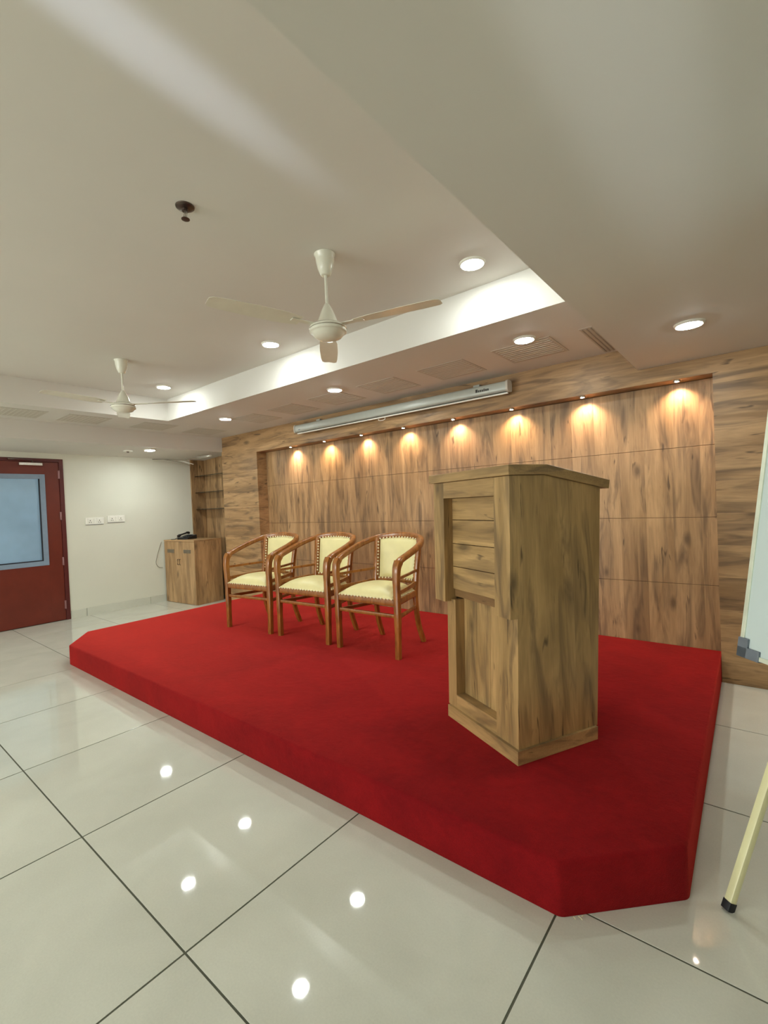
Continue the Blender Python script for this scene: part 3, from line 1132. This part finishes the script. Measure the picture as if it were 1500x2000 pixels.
# fans
def fan(loc, rot, label, prev=None):
    if prev:
        return dup(prev, loc, rot, label, 'white ceiling fans')
    t = thing('ceiling_fan', label, 'fan', loc, rot, 'white ceiling fans')
    bm = bmesh.new()
    lathe(bm, [(0.054, -0.001), (0.054, -0.006), (0.048, -0.012), (0.046, -0.040), (0.038, -0.075), (0.026, -0.104), (0.020, -0.108), (0.009, -0.108)], n=32)
    obj('canopy', bm, 'white_enamel', t, smooth=50)
    bm = bmesh.new()
    lathe(bm, [(0.0075, -0.10), (0.0075, -0.262)], n=16)
    obj('down_rod', bm, 'white_enamel', t, smooth=50)
    bm = bmesh.new()
    lathe(bm, [(0.010, -0.250), (0.015, -0.256), (0.030, -0.285), (0.046, -0.325), (0.053, -0.346), (0.053, -0.352), (0.0, -0.352)], n=32)
    obj('lower_cone', bm, 'white_enamel', t, smooth=50)
    bm = bmesh.new()
    lathe(bm, [(0.0, -0.355), (0.060, -0.355), (0.084, -0.361), (0.093, -0.370), (0.093, -0.376), (0.088, -0.379), (0.094, -0.382), (0.093, -0.394),
               (0.084, -0.399), (0.082, -0.402), (0.068, -0.418), (0.045, -0.429), (0.018, -0.433), (0, -0.433)], n=48)
    mt = obj('motor_housing', bm, 'white_enamel', t, smooth=35)
    bm = bmesh.new()
    lathe(bm, [(0.0935, -0.3765), (0.0955, -0.379), (0.0935, -0.3815)], n=48, cap=False)
    obj('housing_band', bm, 'chrome', mt, smooth=True)
    for k in range(3):
        a = k * 2 * PI / 3
        rot_ = Matrix.Rotation(a, 4, 'Z')
        bm = bmesh.new()
        box(bm, 0.070, 0.20, -0.016, 0.016, -0.367, -0.363, 0.001)
        bmesh.ops.transform(bm, matrix=rot_, verts=bm.verts)
        br = obj('blade_bracket', bm, 'white_enamel', t)
        bm = bmesh.new()
        st_ = [(0.155, 0.036, 10), (0.24, 0.050, 9), (0.38, 0.053, 7.5), (0.52, 0.050, 6), (0.58, 0.044, 5.5), (0.595, 0.030, 5)]
        rings = []
        for x_, hw, tw in st_:
            c_, s2 = math.cos(R(tw)), math.sin(R(tw))
            rings.append([bm.verts.new((x_, yy * c_, -0.363 + yy * s2 + dz)) for yy, dz in ((-hw, 0), (0, 0.003), (hw, 0), (hw, -0.002), (0, 0.001), (-hw, -0.002))])
        for a_, b_ in zip(rings, rings[1:]):
            for i in range(6):
                j = (i + 1) % 6
                bm.faces.new((a_[i], a_[j], b_[j], b_[i]))
        bm.faces.new(rings[0])
        bm.faces.new(rings[-1])
        bmesh.ops.recalc_face_normals(bm, faces=bm.faces)
        bmesh.ops.transform(bm, matrix=rot_, verts=bm.verts)
        obj('blade', bm, 'white_enamel', t, smooth=40)
    return t


f1 = fan((-1.695, 1.700, ZT), R(15), 'white ceiling fan with cone motor, the nearer one over the stage')
fan((-4.07, 1.672, ZT), R(38), 'white ceiling fan farther away, near the door end of the tray', f1)

# ================================================================== PROJECTION SCREEN CASE
t = thing('projection_screen', 'rolled-up grey-white projection screen case on the wood header', 'screen', (-2.91, 3.66, 2.185))
bm = bmesh.new()
prof = []
hy, hz = 0.040, 0.042
XA, XE = -1.318, 1.302
path_pts = [(XA, 0, 0), (XE, 0, 0)]
sweep(bm, path_pts, (0.082, 0.086), roundness=0.5, n=20)
obj('case', bm, 'steel', t, smooth=35)
for x0, x1 in ((XA - 0.016, XA + 0.001), (XE - 0.001, XE + 0.018)):
    bm = bmesh.new()
    sweep(bm, [(x0, 0, 0.001), (x1, 0, 0.001)], (0.092, 0.096), roundness=0.5, n=20)
    obj('end_cap', bm, 'vent', t, smooth=35)
bm = bmesh.new()
sweep(bm, [(XA + 0.02, -0.012, -0.056), (XE + 0.006, -0.012, -0.056)], (0.020, 0.014), roundness=0.6)
obj('bottom_bar', bm, 'white_plastic', t, smooth=35)
bm = bmesh.new()
box(bm, XA + 0.02, XE, -0.010, -0.004, -0.050, -0.040)
obj('fabric_edge', bm, 'dark_gap', t)
for x_ in (-1.0, 1.0):
    obj('wall_bracket', B(x_ - 0.03, x_ + 0.03, 0.035, 0.070, -0.02, 0.075, 0.002), 'steel', t)
bm = bmesh.new()
ring = [(0.045 * math.cos(a) - 0.03, -0.012, -0.072 + 0.014 * math.sin(a)) for a in [2 * PI * k / 20 for k in range(21)]]
tube(bm, ring, 0.0032, 8)
obj('pull_ring', bm, 'white_plastic', t, smooth=True)
# small dark printed mark near the right end of the case, too small to read in the photograph
bm = bmesh.new()
xx = 1.030
for wd_, hh in ((0.020, 0.026), (0.012, 0.017), (0.013, 0.017), (0.011, 0.017), (0.010, 0.022), (0.014, 0.017), (0.012, 0.017)):
    box(bm, xx, xx + wd_, -0.0425, -0.0405, -0.012, -0.012 + hh, 0)
    xx += wd_ + 0.005
obj('printed_mark', bm, 'ink', t)
bm = bmesh.new()
box(bm, -1.255, -1.225, -0.0425, -0.0405, -0.022, -0.012)
obj('printed_mark', bm, 'corner_grey', t)

# ================================================================== CABLES BY THE BULKHEAD
t = thing('loose_cables', 'loose grey cables hanging from the left bulkhead corner above the niche', 'cable', (-6.3, 3.5, 2.045))
bm = bmesh.new()
tube(bm, smooth_path([(-0.35, -0.42, -0.012), (-0.22, -0.25, -0.018), (-0.12, -0.10, -0.03), (0.02, 0.02, -0.006), (0.24, 0.10, 0.004)], 6), 0.006, 8)
obj('cable', bm, 'cable', t, smooth=True)
bm = bmesh.new()
tube(bm, smooth_path([(-0.30, -0.30, -0.012), (-0.25, -0.20, -0.03), (-0.20, -0.08, -0.06), (-0.16, 0.03, -0.10)], 6), 0.004, 8)
obj('cable', bm, 'cable', t, smooth=True)
bm = bmesh.new()
tube(bm, smooth_path([(-0.22, -0.12, -0.02), (-0.14, -0.02, -0.06), (-0.10, 0.05, -0.085)], 6), 0.004, 8)
obj('cable', bm, 'white_plastic', t, smooth=True)
bm = bmesh.new()
sweep(bm, [(0.0, 0.06, 0.0), (0.20, 0.10, 0.004), (0.28, 0.10, 0.006)], (0.034, 0.022), roundness=0.5)
obj('conduit', bm, 'white_plastic', t, smooth=True)

# ================================================================== EASEL WITH WHITEBOARD
a_ = R(45)
tl = R(9.5)
ez = thing('whiteboard_easel', 'whiteboard on a cream tubular easel right of the stage', 'easel', (-0.07, 1.79, 0), -a_)
# local x = along the board to the right, local y = away from the board's face
BW, BH, BZ = 0.90, 1.25, 0.75
rt = Matrix.Translation((0, 0, BZ)) @ Matrix.Rotation(-tl, 4, 'X')


def EB(x0, x1, y0, y1, z0, z1, bev=0.0):
    bm = B(x0, x1, y0, y1, z0, z1, bev)
    bmesh.ops.transform(bm, matrix=rt, verts=bm.verts)
    return bm


obj('board', EB(0.012, BW - 0.012, 0.002, 0.016, 0.012, BH - 0.012), 'board', ez)
bm = bmesh.new()
for q in ((0, 0.013, 0, BH), (BW - 0.013, BW, 0, BH), (0.013, BW - 0.013, 0, 0.013), (0.013, BW - 0.013, BH - 0.013, BH)):
    box(bm, q[0], q[1], -0.002, 0.020, q[2], q[3], 0.001)
bmesh.ops.transform(bm, matrix=rt, verts=bm.verts)
obj('board_frame', bm, 'board_frame', ez)
for cx, sxn in ((0, 1), (BW, -1)):
    for cz, szn in ((0, 1), (BH, -1)):
        bm = bmesh.new()
        x0, x1 = sorted((cx - sxn * 0.004, cx + sxn * 0.030))
        z0, z1 = sorted((cz - szn * 0.004, cz + szn * 0.055))
        box(bm, x0, x1, -0.005, 0.022, z0, z1, 0.002)
        x0, x1 = sorted((cx - sxn * 0.004, cx + sxn * 0.070))
        z0, z1 = sorted((cz - szn * 0.004, cz + szn * 0.028))
        box(bm, x0, x1, -0.005, 0.022, z0, z1, 0.002)
        bmesh.ops.transform(bm, matrix=rt, verts=bm.verts)
        obj('corner_cap', bm, 'corner_grey', ez)


def eloc(p):
    v_ = Vector((p[0] + 0.07, p[1] - 1.79, 0))
    v_.rotate(Matrix.Rotation(a_, 3, 'Z'))
    return Vector((v_.x, v_.y, p[2]))


apex = Vector((0.45, 0.36, 2.05))
f_l = eloc((-0.112, 1.690, 0.0))
feet = [f_l, Vector((0.96, f_l.y, 0)), Vector((0.45, 0.98, 0))]
for k, fp in enumerate(feet):
    if k == 0:
        # foot to board: passes just behind the board's lower left corner
        topp = eloc((0.16, 2.02, 0.95))
    elif k == 1:
        topp = Vector((0.62, 0.23, 1.30))
    else:
        topp = Vector((0.45, 0.33, 1.70))
    bm = bmesh.new()
    d_ = (topp - fp).normalized()
    sweep(bm, [fp + d_ * 0.02, topp], (0.023, 0.023), roundness=0.3)
    lg = obj('leg', bm, 'easel_cream', ez, smooth=40)
    bm = bmesh.new()
    sweep(bm, [fp + Vector((0, 0, 0.001)), fp + d_ * 0.026], (0.027, 0.027), roundness=0.3)
    obj('foot_cap', bm, 'rubber', lg, smooth=40)
bm = bmesh.new()
sweep(bm, [eloc((0.16, 2.02, 0.95)), Vector((0.62, 0.23, 1.30))], (0.025, 0.025), roundness=0.4)
sweep(bm, [Vector((0.45, 0.22, 1.15)), Vector((0.45, 0.33, 1.72))], (0.025, 0.025), roundness=0.4)
obj('crossbar', bm, 'easel_cream', ez, smooth=40)
